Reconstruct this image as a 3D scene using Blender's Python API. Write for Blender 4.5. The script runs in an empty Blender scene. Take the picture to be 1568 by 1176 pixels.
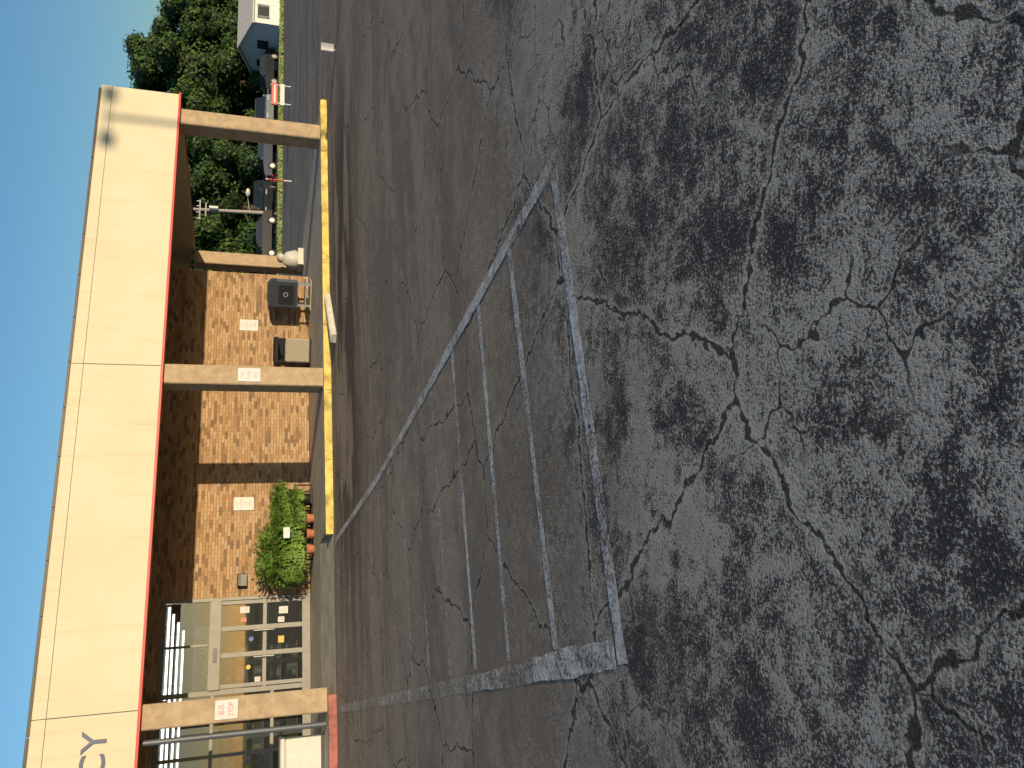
import bpy, math, random
from math import radians, sin, cos, pi
from mathutils import Vector, Matrix
random.seed(7)
scene = bpy.context.scene
COL = scene.collection
ROT = radians(22.5)
CS, SN = cos(ROT), sin(ROT)
def F(s, n):
    return (s*CS - n*SN, 17.5 + s*SN + n*CS)

# ---------------------------------------------------------------- shader helper
class NT:
    def __init__(self, name):
        self.mat = bpy.data.materials.new(name); self.mat.use_nodes = True
        self.t = self.mat.node_tree; self.t.nodes.clear()
        self.out = self.t.nodes.new('ShaderNodeOutputMaterial')
    def put(self, sock, v):
        if isinstance(v, bpy.types.NodeSocket): self.t.links.new(v, sock)
        elif isinstance(v, (tuple, list)):
            if sock.type == 'RGBA' and len(v) == 3: v = (*v, 1)
            sock.default_value = v
        else: sock.default_value = v
    def n(self, typ, ins=None, **props):
        nd = self.t.nodes.new(typ)
        for k, v in props.items(): setattr(nd, k, v)
        for k, v in (ins or {}).items(): self.put(nd.inputs[k], v)
        return nd
    def co(self): return self.n('ShaderNodeTexCoord').outputs['Object']
    def m(self, op, a, b=0.0, c=0.0):
        nd = self.n('ShaderNodeMath', operation=op)
        self.put(nd.inputs[0], a); self.put(nd.inputs[1], b); self.put(nd.inputs[2], c)
        return nd.outputs[0]
    def noise(self, co, scale, detail=4, rough=.55, dist=0, out=0):
        return self.n('ShaderNodeTexNoise', {'Vector': co, 'Scale': scale, 'Detail': detail, 'Roughness': rough, 'Distortion': dist}).outputs[out]
    def ss(self, v, a, b, lo=0., hi=1.):
        nd = self.n('ShaderNodeMapRange', interpolation_type='SMOOTHSTEP')
        for i, x in enumerate((v, a, b, lo, hi)): self.put(nd.inputs[i], x)
        return nd.outputs[0]
    def mix(self, f, a, b, mode='MIX'):
        nd = self.n('ShaderNodeMix', data_type='RGBA', blend_type=mode)
        self.put(nd.inputs[0], f); self.put(nd.inputs[6], a); self.put(nd.inputs[7], b)
        return nd.outputs[2]
    def vor(self, co, scale, feature='F1', out='Distance', rnd=1.):
        return self.n('ShaderNodeTexVoronoi', {'Vector': co, 'Scale': scale, 'Randomness': rnd}, feature=feature, voronoi_dimensions='2D').outputs[out]
    def bsdf(self, col, rough=.7, bump=None, bs=.5, bd=.01, metal=0., spec=.5):
        b = self.n('ShaderNodeBsdfPrincipled', {'Base Color': col, 'Roughness': rough, 'Metallic': metal, 'Specular IOR Level': spec})
        if bump is not None:
            bn = self.n('ShaderNodeBump', {'Strength': bs, 'Distance': bd, 'Height': bump})
            self.t.links.new(bn.outputs[0], b.inputs['Normal'])
        return b.outputs[0]
    def done(self, sh):
        self.t.links.new(sh, self.out.inputs[0]); return self.mat
    def ramp(self, f, stops, const=False):
        nd = self.n('ShaderNodeValToRGB'); cr = nd.color_ramp
        if const: cr.interpolation = 'CONSTANT'
        while len(cr.elements) < len(stops): cr.elements.new(.5)
        for e, (p, c) in zip(cr.elements, stops):
            e.position = p; e.color = (*c, 1)
        self.put(nd.inputs[0], f)
        return nd.outputs[0]
    def xyz(self, co):
        return self.n('ShaderNodeSeparateXYZ', {0: co}).outputs
    def comb(self, x, y, z=0.):
        return self.n('ShaderNodeCombineXYZ', {0: x, 1: y, 2: z}).outputs[0]

def simple(name, col, rough=.6, var=.15, scale=6, metal=0., bs=.2, bd=.004):
    t = NT(name); co = t.co()
    a = t.noise(co, scale, 4, .65); b = t.noise(co, scale*14, 2, .6)
    f = t.ss(t.m('ADD', t.m('MULTIPLY', a, .7), t.m('MULTIPLY', b, .3)), .3, .7)
    c = t.mix(f, tuple(x*(1-var) for x in col), tuple(min(1, x*(1+var*.6)) for x in col))
    return t.done(t.bsdf(c, rough, b if bs else None, bs, bd, metal))

# asphalt -----------------------------------------------------------
def asphalt():
    t = NT('worn_sealcoat_asphalt'); co = t.co(); x, y, z = t.xyz(co)
    dn = t.noise(co, 4.0, 3, .65, out=1)
    off = t.n('ShaderNodeVectorMath', {0: dn, 1: (.5, .5, .5)}, operation='SUBTRACT').outputs[0]
    off = t.n('ShaderNodeVectorMath', {0: off, 'Scale': .24}, operation='SCALE').outputs[0]
    cod = t.n('ShaderNodeVectorMath', {0: co, 1: off}, operation='ADD').outputs[0]
    big = t.noise(co, .7, 3, .6, .6); mid = t.noise(co, 3.0, 5, .68, .3); patch = t.noise(co, 17, 3, .7)
    grain = t.noise(co, 82, 2, .8); fine = t.noise(co, 230, 1, .6)
    base = t.m('ADD', t.m('MULTIPLY', mid, .36), t.m('ADD', t.m('MULTIPLY', patch, .26), t.m('MULTIPLY', big, .38)))
    wear = t.ss(base, .41, .60)
    n_ = t.m('ADD', t.m('MULTIPLY', x, -SN), t.m('MULTIPLY', t.m('SUBTRACT', y, 17.5), CS))
    s_ = t.m('ADD', t.m('MULTIPLY', x, CS), t.m('MULTIPLY', t.m('SUBTRACT', y, 17.5), SN))
    far = t.ss(t.m('ADD', n_, t.m('MULTIPLY', t.m('SUBTRACT', mid, .5), 5.)), -13.8, -11.0)
    gg = t.m('ADD', t.m('MULTIPLY', grain, .78), t.m('MULTIPLY', fine, .22))
    light = t.ss(t.m('ADD', gg, t.m('MULTIPLY', wear, .25)), .56, .69)
    worn = t.mix(wear, (.045, .041, .038), (.115, .10, .083))
    cn = t.mix(light, worn, t.mix(fine, (.31, .275, .222), (.55, .49, .40)))
    lf = t.ss(t.m('ADD', gg, t.m('MULTIPLY', t.m('SUBTRACT', patch, .5), .3)), .40, .66)
    cf = t.mix(lf, (.195, .15, .108), (.50, .395, .28))
    band = t.noise(t.comb(t.m('MULTIPLY', s_, .22), t.m('MULTIPLY', n_, .8)), 1.0, 4, .6, .5)
    cf = t.mix(t.ss(t.m('ADD', t.m('MULTIPLY', band, .6), t.m('MULTIPLY', mid, .4)), .42, .58, 0, .62), cf, (.13, .105, .082))
    c = t.mix(far, cn, cf)
    v1 = t.vor(cod, .75, 'DISTANCE_TO_EDGE'); v2 = t.vor(cod, 2.8, 'DISTANCE_TO_EDGE')
    g1 = t.ss(big, .30, .40); g2 = t.ss(t.noise(co, .8, 2, .5), .48, .56)
    fk = t.m('SUBTRACT', 1., t.m('MULTIPLY', far, .72))
    w = t.ss(patch, .35, .7, -.001, .013)
    k1 = t.m('MULTIPLY', t.ss(v1, w, t.m('ADD', w, .006), 1, 0), g1)
    w2 = t.m('MULTIPLY', w, 2.2)
    k2 = t.m('MULTIPLY', t.ss(v2, w2, t.m('ADD', w2, .016), 1, 0), t.m('MULTIPLY', g2, fk))
    r1 = t.m('MULTIPLY', t.ss(v1, .008, .042, 1, 0), g1)
    r2 = t.m('MULTIPLY', t.ss(v2, .012, .08, 1, 0), t.m('MULTIPLY', g2, .7))
    rim = t.m('MULTIPLY', t.m('MULTIPLY', t.m('MAXIMUM', r1, r2), fk), t.ss(t.m('ADD', gg, t.m('MULTIPLY', mid, .6)), .62, .84))
    c = t.mix(t.m('MULTIPLY', rim, .8), c, (.50, .44, .35))
    k = t.m('MAXIMUM', k1, k2)
    c = t.mix(t.m('MULTIPLY', k, .88), c, (.012, .011, .010))
    e1 = t.m('MULTIPLY', t.ss(t.m('ABSOLUTE', t.m('ADD', n_, 2.9)), .6, 2.6, 1, 0), t.ss(t.m('ABSOLUTE', t.m('SUBTRACT', s_, .2)), 3, 6.5, 1, 0))
    st = t.m('MULTIPLY', e1, t.ss(t.noise(t.comb(t.m('MULTIPLY', s_, .35), t.m('MULTIPLY', n_, 1.1)), .8, 4, .6), .42, .50))
    c = t.mix(t.m('MULTIPLY', st, .78), c, (.03, .025, .022))
    h = t.m('ADD', gg, t.m('MULTIPLY', patch, .5))
    return t.done(t.bsdf(c, .88, h, .55, .012, spec=.22))

def paint(name, col, wearlo=.42, wearhi=.56):
    t = NT(name); co = t.co()
    g = t.noise(co, 60, 2, .75); p = t.noise(co, 6, 4, .72); q = t.noise(co, 1.1, 1)
    f = t.m('ADD', t.m('MULTIPLY', g, .45), t.m('ADD', t.m('MULTIPLY', p, .37), t.m('MULTIPLY', q, .18)))
    al = t.ss(f, wearlo, wearhi)
    c = t.mix(t.ss(t.noise(co, 14, 3, .7), .35, .7), tuple(v*.6 for v in col), col)
    b = t.bsdf(c, .8, g, .35, .006)
    tr = t.n('ShaderNodeBsdfTransparent').outputs[0]
    mx = t.n('ShaderNodeMixShader', {0: al}); t.t.links.new(tr, mx.inputs[1]); t.t.links.new(b, mx.inputs[2])
    return t.done(mx.outputs[0])

def brick(name, axis=0):
    t = NT(name); o = t.xyz(t.co()); u = o[axis]; z = o[2]
    bh, bw = .0675, .2
    row = t.m('FLOOR', t.m('DIVIDE', z, bh))
    uu = t.m('ADD', t.m('DIVIDE', u, bw), t.m('MULTIPLY', t.m('MODULO', t.m('ADD', row, 200), 2.), .5))
    colm = t.m('FLOOR', uu)
    wn = t.n('ShaderNodeTexWhiteNoise', {'Vector': t.comb(colm, row)}, noise_dimensions='2D').outputs[0]
    c = t.ramp(wn, [(0, (.20, .115, .06)), (.1, (.36, .225, .12)), (.34, (.42, .275, .155)), (.55, (.31, .17, .09)), (.66, (.46, .31, .18)), (.84, (.38, .22, .115)), (.93, (.15, .095, .065))], True)
    fu = t.m('FRACT', uu); fz = t.m('FRACT', t.m('DIVIDE', z, bh))
    eu = t.m('MULTIPLY', t.m('MINIMUM', fu, t.m('SUBTRACT', 1, fu)), bw)
    ez = t.m('MULTIPLY', t.m('MINIMUM', fz, t.m('SUBTRACT', 1, fz)), bh)
    mort = t.ss(t.m('MINIMUM', eu, ez), .004, .007, 1, 0)
    nz = t.noise(t.co(), 45, 2, .7)
    c = t.mix(t.ss(nz, .3, .75, 0, .35), c, (.43, .28, .165))
    c = t.mix(mort, c, (.22, .165, .11))
    c = t.mix(t.ss(t.noise(t.co(), .8, 3), .45, .75, 0, .25), c, (.27, .17, .10))
    return t.done(t.bsdf(c, .9, t.m('SUBTRACT', t.m('MULTIPLY', nz, .3), mort), .5, .008, spec=.2))

def fascia_mat():
    t = NT('cream_stucco_panel'); co = t.co(); o = t.xyz(co)
    a = t.noise(co, .7, 4, .6); st = t.noise(t.comb(t.m('MULTIPLY', o[0], 5), 0., t.m('MULTIPLY', o[2], .5)), 1., 4, .6)
    c = t.mix(t.ss(a, .35, .7), (.60, .535, .385), (.635, .575, .425))
    c = t.mix(t.ss(st, .50, .8, 0, .32), c, (.40, .33, .21))
    drip = t.m('MULTIPLY', t.ss(o[2], 4.3, 4.9), t.ss(t.noise(t.comb(t.m('MULTIPLY', o[0], 14), 0., t.m('MULTIPLY', o[2], .4)), 1., 3, .6), .5, .75))
    c = t.mix(t.m('MULTIPLY', drip, .3), c, (.3, .25, .17))
    return t.done(t.bsdf(c, .75, t.noise(co, 90, 2), .15, .003, spec=.2))

def glassm():
    t = NT('storefront_glass')
    fr = t.n('ShaderNodeFresnel', {'IOR': 1.5}).outputs[0]
    f = t.m('ADD', fr, .07)
    tr = t.n('ShaderNodeBsdfTransparent', {0: (.6, .63, .62, 1)}).outputs[0]
    gl = t.n('ShaderNodeBsdfGlossy', {'Color': (.9, .9, .9, 1), 'Roughness': .02}).outputs[0]
    mx = t.n('ShaderNodeMixShader', {0: f}); t.t.links.new(tr, mx.inputs[1]); t.t.links.new(gl, mx.inputs[2])
    return t.done(mx.outputs[0])

def leafm(name, a, b):
    t = NT(name); co = t.co()
    f = t.noise(co, .9, 2, .6); g = t.n('ShaderNodeTexWhiteNoise', {'Vector': t.n('ShaderNodeVectorMath', {0: co, 'Scale': 3.}, operation='SCALE').outputs[0]}).outputs[0]
    c = t.mix(t.ss(t.m('ADD', t.m('MULTIPLY', f, .8), t.m('MULTIPLY', g, .2)), .3, .7), a, b)
    return t.done(t.bsdf(c, .6, spec=.25))

def products():
    t = NT('stocked_products'); o = t.xyz(t.co())
    v = t.comb(t.m('FLOOR', t.m('MULTIPLY', o[0], 11)), t.m('FLOOR', t.m('MULTIPLY', o[1], 11)), t.m('FLOOR', t.m('MULTIPLY', o[2], 6)))
    w = t.n('ShaderNodeTexWhiteNoise', {'Vector': v}).outputs[0]
    c = t.ramp(w, [(0, (.16, .16, .15)), (.25, (.26, .04, .03)), (.4, (.03, .06, .2)), (.55, (.3, .24, .06)), (.65, (.03, .12, .05)), (.76, (.4, .4, .4)), (.84, (.02, .02, .025))], True)
    return t.done(t.bsdf(c, .4))
def emis(name, c, s):
    t = NT(name); return t.done(t.n('ShaderNodeEmission', {0: (*c, 1), 1: s}).outputs[0])

M = dict(
 asphalt=asphalt(), white=paint('worn_white_paint', (.74, .69, .60), .40, .55), faded=paint('faded_white_paint', (.68, .62, .52), .43, .61), ghost=paint('ghost_white_paint', (.60, .55, .47), .49, .67),
 brick=brick('mixed_brick_front', 0), brickside=brick('mixed_brick_side', 1), fascia=fascia_mat(), glass=glassm(),
 red=simple('red_trim', (.55, .03, .025), .5), yellow=simple('yellow_kerb_paint', (.66, .50, .13), .75, .55, 4, bs=.5, bd=.01),
 redkerb=simple('red_kerb_paint', (.33, .11, .09), .7, .5, 5),
 conc=simple('sidewalk_concrete', (.42, .38, .30), .85, .3, 2.5), column=simple('tan_painted_column', (.44, .33, .21), .85, .25, 5, bs=.7, bd=.02),
 ceil=simple('canopy_ceiling', (.42, .36, .26), .8), dark=simple('dark_metal', (.03, .03, .032), .5), roofm=simple('roof_membrane', (.25, .25, .25), .9),
 alu=simple('aluminium_frame', (.22, .21, .19), .5, .15), sign=simple('white_sign_board', (.55, .53, .53), .5, .06),
 signg=simple('sign_print_grey', (.33, .33, .38), .5), signr=simple('sign_print_red', (.45, .13, .10), .5), navy=simple('navy_letters', (.015, .03, .12), .4),
 floor=simple('store_floor', (.16, .15, .14), .4), inner=simple('interior_wall', (.18, .17, .16), .7), prod=products(), shelf=simple('shelf_metal', (.3, .3, .29), .5),
 tube=emis('lit_fluorescent_tube', (1, .96, .88), 9.0), ysign=simple('yellow_sticker', (.5, .36, .03), .5), blue=simple('blue_sticker', (.04, .12, .4), .5), orange=simple('terracotta_pot', (.42, .15, .07), .7),
 black=simple('black_plastic', (.015, .015, .017), .4), steel=simple('grey_blue_steel', (.10, .115, .14), .45, .15, metal=.1), dsteel=simple('dark_grey_steel', (.035, .04, .05), .45, .15), agg=simple('exposed_aggregate', (.42, .36, .28), .9, .45, 30, bs=.8, bd=.01),
 white_m=simple('white_enamel', (.56, .55, .51), .35, .1), bag=simple('white_plastic_bag', (.5, .48, .43), .5, .1), stop=simple('worn_concrete_stop', (.60, .56, .47), .85, .25, 6, bs=.6, bd=.01),
 bark=simple('bark', (.09, .065, .045), .95, .3, 8, bs=.8, bd=.03), pole=simple('weathered_wood_pole', (.34, .31, .28), .9, .2), galv=simple('galvanised_steel', (.42, .42, .41), .5, .1, metal=.5),
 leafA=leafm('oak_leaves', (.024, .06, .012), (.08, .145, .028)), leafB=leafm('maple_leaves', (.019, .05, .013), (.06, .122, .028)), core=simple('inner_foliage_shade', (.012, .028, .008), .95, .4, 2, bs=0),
 fern=leafm('fern_fronds', (.09, .17, .03), (.20, .32, .06)), grass=simple('grass', (.13, .17, .045), .95, .4, 1.2, bs=.6, bd=.05), blade=leafm('grass_blades', (.16, .21, .05), (.26, .30, .09)),
 siding=simple('white_siding', (.62, .64, .64), .6, .06), shingle=simple('light_shingles', (.5, .49, .47), .9, .2, 5), window=simple('dark_window', (.03, .04, .05), .15), shutter=simple('grey_shutter', (.12, .14, .16), .6),
 rubber=simple('tyre_rubber', (.02, .02, .02), .8), lamp=simple('tail_lamp', (.45, .02, .02), .3), road=simple('road_asphalt', (.12, .125, .13), .9, .2, 1.5),
 redp=simple('red_painted_post', (.45, .05, .04), .5),
)
def carpaint(n, c): return simple(n, c, .28, .04, 2, metal=.3, bs=0)

# ---------------------------------------------------------------- mesh helper
class G:
    def __init__(self): self.v = []; self.f = []; self.m = []; self.mats = []; self.sm = []
    def mi(self, k):
        mat = M[k] if isinstance(k, str) else k
        if mat not in self.mats: self.mats.append(mat)
        return self.mats.index(mat)
    def add(self, vs, fs, k, smooth=False):
        b = len(self.v); self.v += [tuple(p) for p in vs]; i = self.mi(k)
        for f in fs: self.f.append(tuple(b+a for a in f)); self.m.append(i); self.sm.append(smooth)
    def box(self, x0, x1, y0, y1, z0, z1, k):
        vs = [(x, y, z) for z in (z0, z1) for y in (y0, y1) for x in (x0, x1)]
        self.add(vs, [(0, 2, 3, 1), (4, 5, 7, 6), (0, 1, 5, 4), (2, 6, 7, 3), (0, 4, 6, 2), (1, 3, 7, 5)], k)
    def cbox(self, x0, x1, y0, y1, z0, z1, k, c=.02):
        pts = [(x0+c, y0), (x1-c, y0), (x1, y0+c), (x1, y1-c), (x1-c, y1), (x0+c, y1), (x0, y1-c), (x0, y0+c)]
        cx, cy = (x0+x1)/2, (y0+y1)/2
        ins = [(p[0]+(c if p[0] < cx else -c), p[1]+(c if p[1] < cy else -c)) for p in pts]
        vs = [(*p, z0) for p in pts]+[(*p, z1-c) for p in pts]+[(*p, z1) for p in ins]
        fs = [tuple(range(7, -1, -1)), tuple(range(16, 24))]
        for r in (0, 8):
            for i in range(8): fs.append((r+i, r+(i+1) % 8, r+8+(i+1) % 8, r+8+i))
        self.add(vs, fs, k)
    def cyl(self, p0, p1, r0, r1, seg, k, smooth=True):
        p0, p1 = Vector(p0), Vector(p1); d = (p1-p0).normalized()
        a = d.orthogonal().normalized(); b = d.cross(a)
        vs = [p0+(a*cos(2*pi*i/seg)+b*sin(2*pi*i/seg))*r0 for i in range(seg)]+[p1+(a*cos(2*pi*i/seg)+b*sin(2*pi*i/seg))*r1 for i in range(seg)]
        self.add(vs, [(i, (i+1) % seg, seg+(i+1) % seg, seg+i) for i in range(seg)], k, smooth)
        self.add(vs[:seg], [tuple(range(seg-1, -1, -1))], k); self.add(vs[seg:], [tuple(range(seg))], k)
    def prism(self, prof, y0, y1, k, smooth=False):
        n = len(prof); vs = [(x, y0, z) for x, z in prof]+[(x, y1, z) for x, z in prof]
        self.add(vs, [(i, (i+1) % n, n+(i+1) % n, n+i) for i in range(n)], k, smooth)
        self.add(vs, [tuple(range(n-1, -1, -1)), tuple(range(n, 2*n))], k)
    def ball(self, c, r, k, seg=8, sq=(1, 1, 1), jit=0.):
        vs = []; fs = []; rings = seg//2+1
        for j in range(rings):
            th = pi*j/(rings-1)
            for i in range(seg):
                ph = 2*pi*i/seg; q = r*(1+random.uniform(-jit, jit))
                vs.append((c[0]+q*sq[0]*sin(th)*cos(ph), c[1]+q*sq[1]*sin(th)*sin(ph), c[2]+q*sq[2]*cos(th)))
        for j in range(rings-1):
            for i in range(seg): fs.append((j*seg+i, (j+1)*seg+i, (j+1)*seg+(i+1) % seg, j*seg+(i+1) % seg))
        self.add(vs, fs, k, True)
    def obj(self, name, loc=(0, 0, 0), rz=0., parent=None, mesh=None):
        if mesh is None:
            mesh = bpy.data.meshes.new(name); mesh.from_pydata(self.v, [], self.f)
            for mt in self.mats: mesh.materials.append(mt)
            mesh.polygons.foreach_set('material_index', self.m); mesh.polygons.foreach_set('use_smooth', self.sm); mesh.update()
        o = bpy.data.objects.new(name, mesh); COL.objects.link(o)
        o.location = loc; o.rotation_euler = (0, 0, rz)
        if parent: o.parent = parent
        return o
def empty(name, loc=(0, 0, 0), rz=0.):
    o = bpy.data.objects.new(name, None); COL.objects.link(o); o.location = loc; o.rotation_euler = (0, 0, rz); o.empty_display_size = .2
    return o
def text(name, body, size, loc, k, parent, ext=.01, rx=90, align='LEFT', sx=1., off=.012):
    c = bpy.data.curves.new(name, 'FONT'); c.body = body; c.size = size; c.extrude = ext; c.align_x = align; c.align_y = 'CENTER'; c.offset = size*off
    c.materials.append(M[k]); o = bpy.data.objects.new(name, c); COL.objects.link(o)
    o.location = loc; o.rotation_euler = (radians(rx), 0, 0); o.scale = (sx, 1, 1); o.parent = parent
    return o

# ---------------------------------------------------------------- ground
g = G(); g.add([(-1500, -1500, -.012), (1500, -1500, -.012), (1500, 1500, -.012), (-1500, 1500, -.012)], [(0, 1, 2, 3)], 'grass'); g.obj('ground')
g = G()
c4 = [F(-60, -70), F(80, -70), F(80, 26), F(-60, 26)]
g.add([(*p, 0) for p in c4], [(0, 1, 2, 3)], 'asphalt'); g.obj('parking_lot')
g = G(); c4 = [F(-80, 30), F(120, 30), F(120, 38), F(-80, 38)]
g.add([(*p, -.004) for p in c4], [(0, 1, 2, 3)], 'road'); g.obj('street')
g = G(); vs = []; fs = []
for i in range(9000):
    s = random.uniform(8, 62); n = random.uniform(26.05, 29.8); p = F(s, n); a = random.uniform(-.7, .7); hh = random.uniform(.08, .22); w_ = .12
    b = len(vs); vs += [(p[0]-w_*cos(a), p[1]-w_*sin(a), -.01), (p[0]+w_*cos(a), p[1]+w_*sin(a), -.01), (p[0]+random.uniform(-.1, .1), p[1]+.03, hh)]; fs.append((b, b+1, b+2))
g.add(vs, fs, 'blade'); g.obj('grass_verge')

pm = G()
def strip(s0, n0, s1, n1, w, k='white', z=.004):
    d = Vector((s1-s0, n1-n0)).normalized(); p = Vector((-d.y, d.x))*w/2
    L = Vector((s1-s0, n1-n0)).length; m = max(1, int(L/.12)); js = [random.uniform(.82, 1.14) for _ in range(m+1)]
    for i in range(m):
        A = Vector((s0, n0)).lerp(Vector((s1, n1)), i/m); B = Vector((s0, n0)).lerp(Vector((s1, n1)), (i+1)/m)
        a, b = js[i], js[i+1]
        pm.add([(A.x-p.x*a, A.y-p.y*a, z), (B.x-p.x*b, B.y-p.y*b, z), (B.x+p.x*b, B.y+p.y*b, z), (A.x+p.x*a, A.y+p.y*a, z)], [(0, 1, 2, 3)], k)
strip(-6.6, -12.72, -3.86, -12.72, .10)
strip(-6.55, -12.66, -6.55, -11.5, .15, 'white', .008)
strip(-6.56, -11.5, -6.56, -.7, .12, 'faded', .008)
strip(-3.92, -12.66, -3.88, -6, .10, 'white', .008); strip(-3.88, -6, -3.6, -.7, .11, 'white', .008)
for i in range(1, 15):
    strip(-6.47, -12.72+.83*i+random.uniform(-.03, .03), -3.96, -12.72+.83*i+random.uniform(-.03, .03), .08, 'white' if i < 4 else 'faded')
for n in (-.95, -1.7, -2.6, -3.6): strip(-14, n, -6.65, n, .10, 'faded')
for n in (-1.3, -2.15, -3.0, -3.85): strip(-6.4, n+.12, -3.8, n+.12, .09, 'faded')
strip(-1.2, -5.2, -1.2, -.6, .09, 'ghost'); strip(1.6, -5.2, 1.6, -.6, .09, 'ghost')
for s in (9.5, 12.2, 14.9, 17.6, 20.3): strip(s, 2, s, 7, .1, 'faded')
strip(3.9, -5.3, 6.2, -4.2, .36, 'ghost')
strip(9.5, -3.2, 12.5, -3.2, .12, 'faded'); strip(9, 8, 22, 8, .1, 'faded')
strip(6.8, -.3, 8.4, .1, .5, 'faded')
pm.obj('painted_markings', (0, 17.5, 0), ROT)

# ---------------------------------------------------------------- store
X0 = -16.
store = empty('pharmacy_store', (0, 17.5, 0), ROT)
g = G()
g.box(-3.9, 4.57, 3.7, 3.95, .15, 4.0, 'brick'); g.box(X0, -3.9, 3.7, 3.95, 3.35, 4.0, 'brick')
g.obj('front_brick_wall', parent=store)
g = G(); g.box(4.32, 4.568, 3.95, 24, .0, 4.0, 'brickside'); g.obj('side_brick_wall', parent=store)
g = G(); g.box(X0, 4.32, 23.75, 24, 0, 4.0, 'brick'); g.box(X0, X0+.25, 3.95, 23.75, 0, 4.0, 'brickside'); g.obj('rear_walls', parent=store)
g = G(); g.box(X0, 6.8, -.1, 7.0, 4.0, 4.15, 'ceil'); g.box(X0, 4.57, 7.0, 24, 4.0, 4.15, 'roofm'); g.obj('roof_deck', parent=store)
g = G()
seams = [X0, -12.6, -6.25, .12, 6.9]
for a, b in zip(seams, seams[1:]):
    g.box(a+.008, b-.008, -.25, -.1, 3.26, 4.66, 'fascia'); g.box(a+.006, b-.006, -.256, -.1, 4.668, 4.88, 'fascia')
g.box(X0, 6.88, -.235, -.11, 3.27, 4.87, 'dark')
g.box(6.8, 6.896, -.1, 7.0, 3.26, 4.88, 'fascia'); g.box(X0, 6.8, 6.9, 7.0, 3.4, 4.88, 'fascia')
g.obj('canopy_fascia', parent=store)
g = G()
for i in range(24):
    s = X0+i*.95
    g.box(s, min(s+.935, 6.93), -.28, -.08, 4.88, 4.93, 'dark')
g.obj('coping_cap', parent=store)
g = G(); g.box(X0, 6.93, -.275, -.253, 3.24, 3.285, 'red'); g.box(6.9, 6.925, -.25, 7.0, 3.24, 3.285, 'red'); g.box(X0, 6.8, -.24, -.1, 3.24, 3.258, 'red'); g.obj('red_trim_strip', parent=store)
g = G()
for s in (-12.74, -6.37, 0, 6.37):
    g.cbox(s-.21, s+.21, -.16, .26, .14, 3.3, 'column', .02)
g.cbox(6.37, 6.79, 6.4, 6.8, .14, 3.3, 'column', .02)
g.obj('canopy_columns', parent=store)
g = G(); g.cyl((-6.78, .05, .15), (-6.78, .05, 3.3), .05, .05, 10, 'steel'); g.obj('downspout', parent=store)
# storefront
g = G()
W = .07
def vert(s, z0=.15, z1=3.35, w=W): g.box(s-w/2, s+w/2, 3.68, 3.80, z0, z1, 'alu')
for s in (-3.94, -7.2, -8.6, -10.0, -11.4, -12.8, -14.2): vert(s)
vert(-5.93, w=.1)
vert(-4.6, .15, 2.1, .1); vert(-5.17, .15, 2.1, .1); vert(-4.03, .15, 2.1, .08); vert(-5.82, .15, 2.1, .08); vert(-4.92, 2.36, 3.3, .05)
for z, h in ((.15, .18), (3.28, .07)): g.box(X0, -3.98, 3.69, 3.79, z, z+h, 'alu')
g.box(-5.88, -3.98, 3.62, 3.795, 2.1, 2.34, 'alu')
g.box(-5.3, -5.0, 3.60, 3.619, 2.17, 2.25, 'black')
g.box(-5.88, -3.98, 3.685, 3.785, 1.12, 1.2, 'alu')
for s in (-4.68, -5.25): g.cyl((s, 3.62, .95), (s, 3.62, 1.4), .015, .015, 8, 'galv')
g.box(X0, -5.98, 3.69, 3.79, .95, 1.02, 'alu'); g.box(X0, -5.98, 3.69, 3.79, 2.2, 2.27, 'alu')
g.obj('storefront_frame', parent=store)
g = G(); g.box(X0, -3.98, 3.735, 3.742, .29, 3.28, 'glass'); g.obj('storefront_glass', parent=store)
g = G()
for s, z, w, h, k in ((-4.2, 1.6, .14, .2, 'sign'), (-4.42, 1.62, .10, .12, 'signr'), (-4.25, .75, .16, .2, 'sign'), (-4.46, .8, .12, .14, 'sign'), (-4.85, 1.45, .10, .10, 'blue'), (-4.9, .8, .15, .13, 'ysign'), (-5.45, 1.5, .10, .10, 'ysign'), (-5.72, 1.3, .10, .12, 'sign'),
                      (-7.6, 1.5, .28, .28, 'ysign'), (-7.65, 1.48, .15, .15, 'signr'), (-8.05, 1.7, .2, .28, 'sign'), (-8.1, 1.25, .26, .2, 'orange'), (-8.9, 1.4, .3, .4, 'sign')):
    if w == h and k in ('ysign', 'signr', 'blue'): g.cyl((s, 3.732, z), (s, 3.72-(.004 if k == 'signr' else 0), z), w/2, w/2, 16, k, False)
    else: g.box(s-w/2, s+w/2, 3.722, 3.732, z-h/2, z+h/2, k)
    if k == 'sign':
        for j in range(3): g.box(s-w*.35, s+w*.35, 3.72, 3.7215, z-h*.25+j*h*.22, z-h*.25+j*h*.22+.012, 'signg' if j else 'signr')
g.obj('window_stickers', parent=store)
g = G()
g.box(X0+.3, 4.3, 3.96, 14, .14, .152, 'floor'); g.box(X0+.3, 4.3, 14, 14.1, .15, 3.9, 'inner'); g.box(X0+.3, 4.3, 3.96, 14, 3.45, 3.5, 'inner')
for s in (-5.2, -6.9, -8.6, -10.3, -12):
    g.box(s-.05, s+.05, 6, 13, .15, 1.8, 'shelf')
    for z in (.3, .7, 1.1, 1.5): g.box(s-.45, s+.45, 6, 13, z, z+.03, 'shelf'); g.box(s-.4, s+.4, 6.1, 12.9, z+.035, z+.27, 'prod')
for z in (.8, 1.3, 1.8, 2.3): g.box(X0+.5, 4, 13.4, 13.98, z, z+.03, 'shelf'); g.box(X0+.5, 4, 13.5, 13.97, z+.035, z+.36, 'prod')
g.box(-8.4, -7.3, 4.3, 4.9, .152, 1.1, 'shelf'); g.box(-8.3, -7.4, 4.35, 4.85, 1.1, 1.35, 'prod')
g.obj('store_interior', parent=store)
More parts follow.
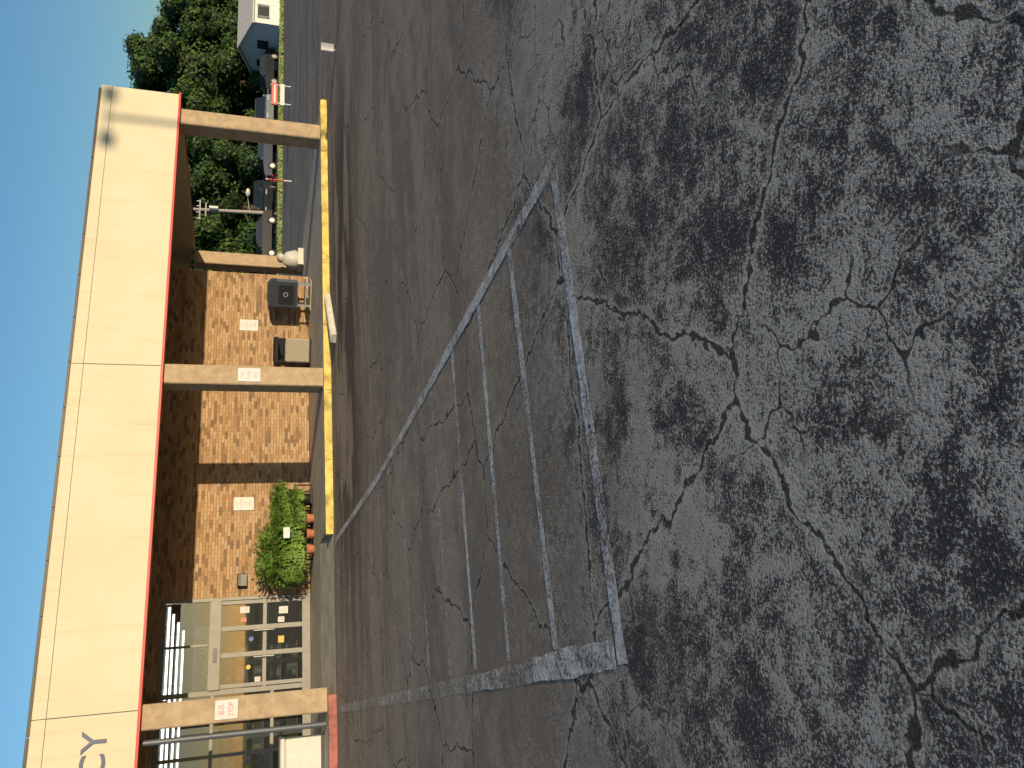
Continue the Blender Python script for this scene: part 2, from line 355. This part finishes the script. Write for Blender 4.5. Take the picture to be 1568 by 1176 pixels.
hs = empty('hanging_store_sign', (*F(-5.0, 6.0), 2.5), ROT)
q = G(); q.cbox(-.75, .75, 0, .04, -.28, .28, 'sign', .005); q.cyl((-.6, .02, .28), (-.6, .02, .95), .008, .008, 6, 'galv'); q.cyl((.6, .02, .28), (.6, .02, .95), .008, .008, 6, 'galv'); q.obj('board', parent=hs)
text('line_1', 'PHOTO', .26, (0, -.004, .1), 'signr', hs, .001, align='CENTER'); text('line_2', 'CARDS & GIFTS', .15, (0, -.004, -.13), 'signr', hs, .001, align='CENTER')
g = G()
for n in (4.9, 6.3, 7.7, 9.6, 11.8):
    for s in (-4.8, -7.4, -9.9, -12.4): g.box(s-1.1, s+1.1, n, n+.07, 3.38, 3.43, 'tube')
g.obj('ceiling_tubes', parent=store)
t = text('pharmacy_letters', 'PHARMACY', .54, (-6.5, -.262, 3.90), 'navy', store, .015, align='RIGHT', sx=1.05, off=.004)
def wallsign(name, s, z, w, h, n, txt, k='signg', fill=.3):
    e = empty(name, (*F(s, n), z), ROT)
    q = G(); q.cbox(-w/2, w/2, -.012, 0, -h/2, h/2, 'sign', .004); q.obj('board', parent=e)
    L = len(txt)
    for i, l in enumerate(txt): text('line_%d' % (i+1), l, h/(L+fill), (0, -.0125, h*(.5-(i+.5)/L)*.85), k, e, .001, align='CENTER', sx=.72, off=0)
wallsign('wall_notice_sign', 3.02, 1.66, .32, .46, 3.695, ['NO', 'LOITER', 'ING', 'HERE'], fill=1)
wallsign('wall_notice_sign', -1.73, 1.68, .32, .46, 3.695, ['NO', 'LOITER', 'ING', 'HERE'], fill=1)
wallsign('column_notice_sign', 0, 1.62, .30, .44, -.165, ['NO', 'PARK', 'ING'], fill=.8)
wallsign('bus_stop_sign', -6.37, 1.87, .32, .38, -.165, ['BUS', 'STOP'], 'signr', fill=.9)
g = G(); g.cbox(-.15, .15, -.14, 0, -.11, .11, 'black', .02); g.box(-.13, .13, -.155, -.141, .03, .09, 'dark'); g.obj('wall_mailbox', (*F(-3.55, 3.69), 1.68), ROT)

# sidewalk and kerbs
sw = empty('sidewalk', (0, 17.5, 0), ROT)
g = G()
for a, b in ((X0, -6.3), (-3.3, 0), (0, 3.45), (3.45, 6.95)): g.box(a+.006, b-.006, -.3, 3.7, -.05, .14, 'conc')
g.box(-6.3, -3.3, 1.0, 3.7, -.05, .14, 'conc'); g.box(4.57, 6.95, 3.706, 8.5, -.05, .14, 'conc')
g.add([(-6.3, -.5, .006), (-3.3, -.5, .006), (-3.3, 1.0, .14), (-6.3, 1.0, .14)], [(0, 1, 2, 3)], 'conc')
g.obj('slabs', parent=sw)
g = G(); s = -3.4
while s < 6.9:
    e = min(s+1.5, 7.1); j = random.uniform(-.008, .008); g.box(s+.004, e-.004, -.43+j, -.303, -.05, .143+j*.5, 'yellow'); g.box(s+.004, e-.004, -.45+j, -.43+j, -.05, .125, 'yellow'); s = e
g.cbox(6.953, 7.1, -.3, 1.2, -.05, .145, 'yellow', .02); g.obj('yellow_kerb', parent=sw)
g = G(); g.box(6.953, 7.1, 1.2, 8.5, -.05, .145, 'conc'); g.obj('side_kerb', parent=sw)
g = G(); g.box(X0, -6.3, -.43, -.303, -.05, .143, 'redkerb'); g.obj('red_kerb', parent=sw)

g = G(); pr = [(-.10, 0), (.10, 0), (.09, .08), (.055, .115), (-.055, .115), (-.09, .08)]
g.prism(pr, -.95, .95, 'stop'); g.cyl((0, -.6, .11), (0, -.6, .12), .02, .02, 8, 'dark'); g.cyl((0, .6, .11), (0, .6, .12), .02, .02, 8, 'dark')
g.obj('concrete_wheel_stop', (1.3, 17.0, 0), -math.atan2(1.0, 1.7))

g = G()
g.prism([(-.33, .48), (.33, .48), (.33, 1.0), (.31, 1.13), (.2, 1.2), (-.2, 1.2), (-.31, 1.13), (-.33, 1.0)], -.29, .29, 'steel')
g.prism([(-.345, 1.0), (.345, 1.0), (.325, 1.15), (.21, 1.225), (-.21, 1.225), (-.325, 1.15)], -.305, .305, 'dsteel')
g.box(-.32, .32, -.302, -.291, .5, .995, 'dsteel'); g.box(-.24, .24, -.316, -.303, .58, .95, 'black'); g.cyl((0, -.317, .78), (0, -.32, .78), .06, .06, 16, 'galv', False); g.cyl((0, -.321, .78), (0, -.323, .78), .042, .042, 16, 'black', False)
for x in (-.30, .25):
    for y in (-.25, .2): g.box(x, x+.05, y, y+.05, .165, .48, 'galv')
g.box(-.34, .34, -.27, .27, .26, .29, 'galv'); g.box(-.38, .38, -.34, .33, .14, .165, 'conc')
g.obj('newspaper_box', (*F(3.68, 3.05), 0), ROT-.62)
g = G()
g.cbox(-.3, .3, -.3, .3, .17, .78, 'agg', .03); g.box(-.31, .31, -.31, .31, .145, .2, 'dark')
for x in (-.3, .26):
    for y in (-.3, .26): g.box(x, x+.04, y, y+.04, .78, .96, 'black')
g.box(-.26, .26, -.26, .26, .78, .8, 'black'); g.cbox(-.33, .33, -.33, .33, .95, 1.06, 'black', .03)
g.box(-.3, .3, .26, .29, .8, .95, 'black'); g.box(-.304, -.3, -.28, .28, .2, .78, 'black')  # thin black sheet on the left face paints in that side's shade
g.obj('litter_bin', (*F(2.1, 3.15), 0), ROT-.45)
g = G(); g.ball((0, 0, .45), .3, 'bag', 14, (1, .8, 1.05), .08); g.ball((.05, 0, .8), .15, 'bag', 10, (1, 1, .8), .15); g.box(-.28, .28, -.25, .25, .145, .3, 'bag')
g.obj('wrapped_plastic_bag', (*F(6.35, 5.85), 0), ROT)
g = G(); g.cbox(-.9, .9, -.35, .35, .2, .85, 'white_m', .03); g.box(-.88, .88, -.33, .33, .145, .2, 'dark'); g.cbox(-.92, .92, -.37, .37, .855, .93, 'white_m', .02); g.box(-.1, .1, -.385, -.37, .8, .84, 'dark')
g.obj('white_chest_freezer', (*F(-7.85, .9), 0), ROT)

def plant(name, s, n, zb, R, H, cnt, k='fern', stand=True):
    g = G()
    g.cyl((0, 0, zb), (0, 0, zb+.24), .13, .18, 14, 'orange' if s < -2.6 else 'black')
    for i in range(cnt):
        a = random.uniform(0, 2*pi); lean = random.random()**.7; L = H*random.uniform(.75, 1.15)
        d = Vector((cos(a), sin(a), 0)); p = Vector((0, 0, zb+.24))+d*random.uniform(0, .12)
        ang = radians(88-lean*45); pts = [p.copy()]; nseg = 7
        for j in range(nseg):
            p = p+(d*cos(ang)*R/H*1.2+Vector((0, 0, sin(ang))))*L/nseg; pts.append(p.copy()); ang -= radians(6+lean*22)
        side = Vector((-sin(a), cos(a), 0)); vs = []
        for j, q in enumerate(pts):
            w = .02*(1-.9*j/nseg)+.003; vs += [q-side*w, q+side*w]
        fs = [(2*j, 2*j+1, 2*j+3, 2*j+2) for j in range(nseg)]
        for j in range(2, nseg):
            for sg in (-1, 1):
                q = pts[j]; e = q+side*sg*random.uniform(.05, .10)+Vector((0, 0, random.uniform(-.05, .03))); b = len(vs)
                vs += [q, q+(pts[j-1]-q)*.55, e]; fs.append((b, b+1, b+2))
        g.add(vs, fs, k)
    if stand:
        g.box(-.2, .2, -.2, .2, zb-.03, zb-.002, 'black')
        for x in (-.19, .16):
            for y in (-.19, .16): g.box(x, x+.03, y, y+.03, .14, zb-.03, 'black')
    return g.obj(name, (*F(s, n), 0), random.uniform(0, .4)+ROT)
plant('potted_fern', -3.3, 3.0, .38, .6, 1.0, 520); plant('potted_fern', -2.72, 3.1, .36, .52, .9, 420)
plant('potted_fern', -2.12, 3.2, .46, .36, .54, 300); plant('potted_fern', -1.66, 3.25, .55, .32, .42, 220); plant('potted_fern', -2.35, 2.85, .18, .3, .42, 200); plant('potted_fern', -1.85, 2.95, .2, .26, .36, 160)
g = G(); g.box(-.12, .12, -.01, .01, -.07, .07, 'sign'); g.cyl((0, .015, -.3), (0, .015, 0), .008, .008, 6, 'dark'); g.obj('price_tag_sign', (*F(-2.75, 2.35), .75), ROT)
g = G()
for s in (-3.1, -2.75, -2.4): g.cyl((s+2.9, 0, .14), (s+2.9, 0, .30), .09, .12, 14, 'orange')
g.obj('terracotta_pots', (*F(-2.9, 2.55), 0), ROT)

# ---------------------------------------------------------------- trees
def leaves(g, blobs, per, size, k):
    vs = []; fs = []
    for (c, r, sq) in blobs:
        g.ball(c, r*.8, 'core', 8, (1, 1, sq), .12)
        for i in range(int(per*r*r)):
            u = random.uniform(-1, 1); ph = random.uniform(0, 2*pi); q = math.sqrt(1-u*u)
            d = Vector((q*cos(ph), q*sin(ph), u)); rr = r*random.uniform(.78, 1.1)
            p = Vector(c)+Vector((d.x*rr, d.y*rr, d.z*rr*sq))
            nrm = (d+Vector((random.uniform(-1, 1), random.uniform(-1, 1), random.uniform(-1, 1)))*.6).normalized()
            a = nrm.orthogonal().normalized(); b = nrm.cross(a); th = random.uniform(0, pi)
            a, b = a*cos(th)+b*sin(th), b*cos(th)-a*sin(th); sz = size*random.uniform(.6, 1.3); i0 = len(vs)
            vs += [p-a*sz, p-b*sz*.55, p+a*sz, p+b*sz*.55]; fs.append((i0, i0+1, i0+2, i0+3))
    g.add(vs, fs, k)
def tree_mesh(H, R, k, seed):
    random.seed(seed); g = G()
    p = Vector((0, 0, 0)); r = .035*H
    for i in range(5):
        q = p+Vector((random.uniform(-.2, .2), random.uniform(-.2, .2), H*.13)); g.cyl(p, q, r, r*.82, 9, 'bark'); p = q; r *= .82
    blobs = []
    for i in range(52):
        t = random.uniform(0, 1); z = H*(.14+.78*t); rad = R*math.sqrt(max(.08, 1-((t-.38)/.68)**2))*random.uniform(.45, .97); a = random.uniform(0, 2*pi)
        c = (rad*cos(a), rad*sin(a), z); br = R*random.uniform(.12, .28)
        blobs.append((c, br, .8))
        if i % 3 == 0: g.cyl((0, 0, H*random.uniform(.2, .5)), c, .012*H, .004*H, 6, 'bark')
    blobs.append(((0, 0, H*.5), R*.62, 1.2)); blobs.append(((0, 0, H*.88), R*.3, .8))
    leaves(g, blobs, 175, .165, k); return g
variants = []
for i, (H, R, k) in enumerate(((12.5, 5.2, 'leafA'), (11, 5.0, 'leafB'), (9, 4.3, 'leafA'))):
    variants.append((tree_mesh(H, R, k, 11+i), H))
meshes = {}
def place_tree(v, x, y, sc, rz, name='oak_tree'):
    g, H = variants[v]
    if v in meshes: o = g.obj(name, (x, y, -.02), rz, mesh=meshes[v])
    else: o = g.obj(name, (x, y, -.02), rz); meshes[v] = o.data
    o.scale = (sc, sc, sc); return o
place_tree(0, 25.2, 73, .96, .3); place_tree(1, 32.5, 78, .93, 1.2, 'maple_tree'); place_tree(0, 19, 73, 1.0, 2.2); place_tree(1, 14, 70, 1.0, 4, 'maple_tree')
place_tree(0, 8.5, 71, .95, 5.0); place_tree(2, 39.5, 80, .85, .6); place_tree(2, 47.5, 84, .95, 2.6); place_tree(1, 37, 90, .8, 2, 'maple_tree'); place_tree(0, 3, 72, .9, 1.4); place_tree(2, 55, 88, 1.1, 3.6)
place_tree(2, 63, 92, 1.1, .9); place_tree(0, 72, 95, .9, 2.9); place_tree(2, 30.0, 74, .9, 4.4); place_tree(2, 36, 78, .85, 5.4)
random.seed(5); g = G(); bl = []
for i in range(70):
    x = -15+i*1.6+random.uniform(-.6, .6); bl.append(((x, 80+.16*x+random.uniform(-1.5, 1.5), random.uniform(1, 3.0)), random.uniform(1.6, 2.4), .9))
for i in range(34):
    x = -15+i*1.5+random.uniform(-.6, .6); bl.append(((x, 90+random.uniform(-1.5, 1.5), random.uniform(4, 6.5)), random.uniform(2.2, 3.0), .9))
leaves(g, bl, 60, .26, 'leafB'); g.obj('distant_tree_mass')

# ---------------------------------------------------------------- white house
def house(name, x, y, rz, L, Wd, eh, ph):
    e = empty(name, (x, y, 0), rz); g = G()
    g.box(-L/2, L/2, -Wd/2, Wd/2, -.01, eh, 'siding')
    for i in range(int(eh/.2)): g.box(-L/2-.015, L/2+.015, -Wd/2-.015, -Wd/2-.001, .1+i*.2, .12+i*.2, 'siding')
    g.add([(-L/2, -Wd/2, eh), (-L/2, Wd/2, eh), (-L/2, 0, ph), (L/2, -Wd/2, eh), (L/2, Wd/2, eh), (L/2, 0, ph)], [(0, 2, 1), (3, 4, 5)], 'siding'); g.obj('walls', parent=e)
    g = G(); o = .3; zz = eh-.1
    for sg in (-1, 1):
        g.add([(-L/2-o, sg*(Wd/2+o), zz), (L/2+o, sg*(Wd/2+o), zz), (L/2+o, 0, ph+.04), (-L/2-o, 0, ph+.04), (-L/2-o, sg*(Wd/2+o), zz+.12), (L/2+o, sg*(Wd/2+o), zz+.12), (L/2+o, 0, ph+.16), (-L/2-o, 0, ph+.16)],
              [(0, 1, 2, 3), (4, 7, 6, 5), (0, 4, 5, 1), (1, 5, 6, 2), (3, 2, 6, 7), (0, 3, 7, 4)], 'shingle')
    g.obj('roof', parent=e)
    g = G()
    for k in range(4):
        xx = -L/2+L*(k+.5)/4
        if k == 2: g.box(xx-.4, xx+.4, -Wd/2-.05, -Wd/2-.02, .1, 1.75, 'shutter'); continue
        g.box(xx-.4, xx+.4, -Wd/2-.05, -Wd/2-.02, .8, 1.65, 'window'); g.box(xx-.5, xx+.5, -Wd/2-.045, -Wd/2-.018, .72, .8, 'siding')
        g.box(xx-.62, xx-.42, -Wd/2-.05, -Wd/2-.02, .78, 1.68, 'shutter'); g.box(xx+.42, xx+.62, -Wd/2-.05, -Wd/2-.02, .78, 1.68, 'shutter')
    g.box(-L/2-.05, -L/2-.02, -1.0, .0, .8, 1.65, 'window'); g.box(-L/2-.05, -L/2-.02, 1.4, 2.2, .8, 1.65, 'window')
    g.obj('windows_and_door', parent=e)
house('white_house', 30.6, 69.0, radians(16), 8.5, 6, 2.0, 3.0); house('white_house', 42.5, 72, radians(14), 9, 7, 2.1, 3.2)

# ---------------------------------------------------------------- cars
def car(name, x, y, rz, col, suv=False):
    e = empty(name, (x, y, -.01), rz); h = 1.7 if suv else 1.42; W2 = .9
    body = [(-2.25, .35), (-2.3, .7), (-2.2, .9), (-1.2, 1.0), (1.9, 1.0), (2.2, .9), (2.3, .6), (2.25, .32)]
    cab = [(-1.25, .99), (-.55, h-.05), (-.3, h), (1.1 if not suv else 1.75, h), (1.3 if not suv else 1.95, h-.06), (1.85 if not suv else 2.12, .99)]
    P = carpaint(name+'_paint', col)
    g = G(); g.prism(body, -W2, W2, P)
    n = len(cab); ins = .14
    vs = [(px, -W2+.03+(ins if pz > 1.1 else 0), pz) for px, pz in cab]+[(px, W2-.03-(ins if pz > 1.1 else 0), pz) for px, pz in cab]
    g.add(vs, [(i, (i+1) % n, n+(i+1) % n, n+i) for i in range(n) if i in (0, 4)], 'window'); g.add(vs, [(i, (i+1) % n, n+(i+1) % n, n+i) for i in range(n) if i not in (0, 4)], P)
    g.add(vs, [tuple(range(n-1, -1, -1)), tuple(range(n, 2*n))], 'window')
    for sd in (-1, 1):
        g.box(-1.0, -.85, sd*(W2+.06)-.06, sd*(W2+.06)+.06, 1.02, 1.14, P)
        g.box(-2.29, -2.2, sd*.65-.18, sd*.65+.18, .68, .82, 'sign'); g.box(2.2, 2.31, sd*.68-.16, sd*.68+.16, .68, .85, 'lamp')
    g.obj('body', parent=e)
    g = G()
    for wx in (-1.4, 1.4):
        for sd in (-1, 1): g.cyl((wx, sd*(W2-.2), .33), (wx, sd*(W2+.02), .33), .33, .33, 16, 'rubber'); g.cyl((wx, sd*(W2+.02), .33), (wx, sd*(W2+.035), .33), .2, .18, 12, 'galv')
    g.obj('wheels', parent=e)
car('parked_car', 10.0, 62, .4, (.02, .02, .025)); car('parked_car', 13.9, 64, 1.2, (.05, .055, .06), True); car('parked_car', 17.4, 66, .35, (.02, .03, .06)); car('parked_car', 24.0, 67, .5, (.03, .03, .035)); car('parked_car', 21.0, 66, 1.4, (.35, .36, .37), True)

g = G(); g.cyl((0, 0, 0), (-.2, 0, 5.8), .15, .10, 10, 'pole'); g.box(-1.0, .6, -.07, .05, 5.3, 5.4, 'pole'); g.box(-.7, .4, -.07, .05, 4.9, 5.0, 'pole')
for x in (-.9, -.4, .1, .5): g.cyl((x, 0, 5.4), (x, 0, 5.6), .05, .03, 6, 'galv')
g.cyl((-.1, -.25, 4.1), (-.1, -.25, 4.7), .18, .18, 10, 'galv'); g.cyl((0, 0, 1.9), (1.2, -.4, 2.1), .035, .03, 6, 'galv'); g.ball((1.3, -.42, 2.05), .3, 'sign', 8, (1.3, 1, .6))
g.obj('utility_pole', (12.4, 63, 0), .3)
def post(x, y):
    g = G(); g.cyl((0, 0, 0), (0, 0, .35), .04, .04, 8, 'sign'); g.cyl((0, 0, .35), (0, 0, 1.05), .045, .045, 8, 'redp'); g.box(-.03, .03, -.25, .25, .8, .87, 'redp'); g.cyl((0, 0, 1.05), (0, 0, 1.12), .06, .04, 8, 'sign'); g.obj('red_gate_post', (x, y, 0), .7)
post(9.0, 38)
g = G()
for x in (-.5, .5): g.cyl((x, 0, 0), (x, 0, .95), .035, .035, 8, 'sign')
g.cbox(-.6, .6, -.04, .04, .62, .92, 'redp', .015); g.box(-.5, .5, -.048, -.042, .72, .8, 'sign'); g.box(-.58, .58, -.035, .035, .3, .5, 'sign')
g.obj('red_and_white_sign', (13.9, 41, 0), .25)
g = G(); g.cbox(-.1, .1, -.03, .03, .05, .32, 'sign', .01); g.cyl((0, .05, 0), (0, .05, .3), .02, .02, 6, 'galv'); g.obj('small_lot_sign', (7.1, 17.6, 0), .3)
g = G(); g.cyl((0, 0, 0), (0, 0, .7), .3, .3, 14, 'conc'); g.cyl((0, 0, .7), (0, 0, 9.2), .09, .06, 10, 'galv')
g.box(-.65, .65, -.03, .03, 9.1, 9.16, 'galv')
for x in (-1, 1): g.cbox(x*.6-.2, x*.6+.2, -.28, .28, 9.0, 9.25, 'dark', .03)
g.obj('parking_lot_lamp', (27.0, -8.3, 0), ROT+.2)

# ---------------------------------------------------------------- light
EL = radians(7.2); AZ = radians(142.6)
sd = Vector((cos(EL)*sin(AZ), cos(EL)*cos(AZ), sin(EL)))
w = bpy.data.worlds.new('World'); scene.world = w; w.use_nodes = True
nt = w.node_tree; sky = nt.nodes.new('ShaderNodeTexSky'); sky.sky_type = 'NISHITA'; sky.sun_disc = False
sky.sun_elevation = EL; sky.sun_rotation = AZ; sky.air_density = 1.2; sky.dust_density = .3; sky.ozone_density = 4.2
bg = nt.nodes['Background']; nt.links.new(sky.outputs[0], bg.inputs[0]); bg.inputs[1].default_value = .2
L = bpy.data.lights.new('sun', 'SUN'); L.energy = 5.0; L.angle = radians(.53); L.color = (1, .80, .51)
so = bpy.data.objects.new('sun', L); COL.objects.link(so); so.rotation_euler = sd.to_track_quat('Z', 'Y').to_euler(); so.location = (20, -20, 20)

# ---------------------------------------------------------------- camera (phone held sideways: rolled 90 degrees)
th = radians(18.06); rl = radians(1.3)
Fw = Vector((0, cos(th), -sin(th))); R = Vector((1, 0, 0)); U = Vector((0, sin(th), cos(th)))
R2 = R*cos(rl)+U*sin(rl); U2 = U*cos(rl)-R*sin(rl)
cam = bpy.data.cameras.new('camera'); co = bpy.data.objects.new('camera', cam); COL.objects.link(co)
m = Matrix((-U2, R2, -Fw)).transposed().to_4x4(); m.translation = Vector((0, 0, 1.6)); co.matrix_world = m
cam.sensor_width = 36; cam.lens = 28.24; cam.clip_end = 4000; cam.clip_start = .05
scene.camera = co
scene.view_settings.view_transform = 'Standard'; scene.view_settings.look = 'None'; scene.view_settings.exposure = 0
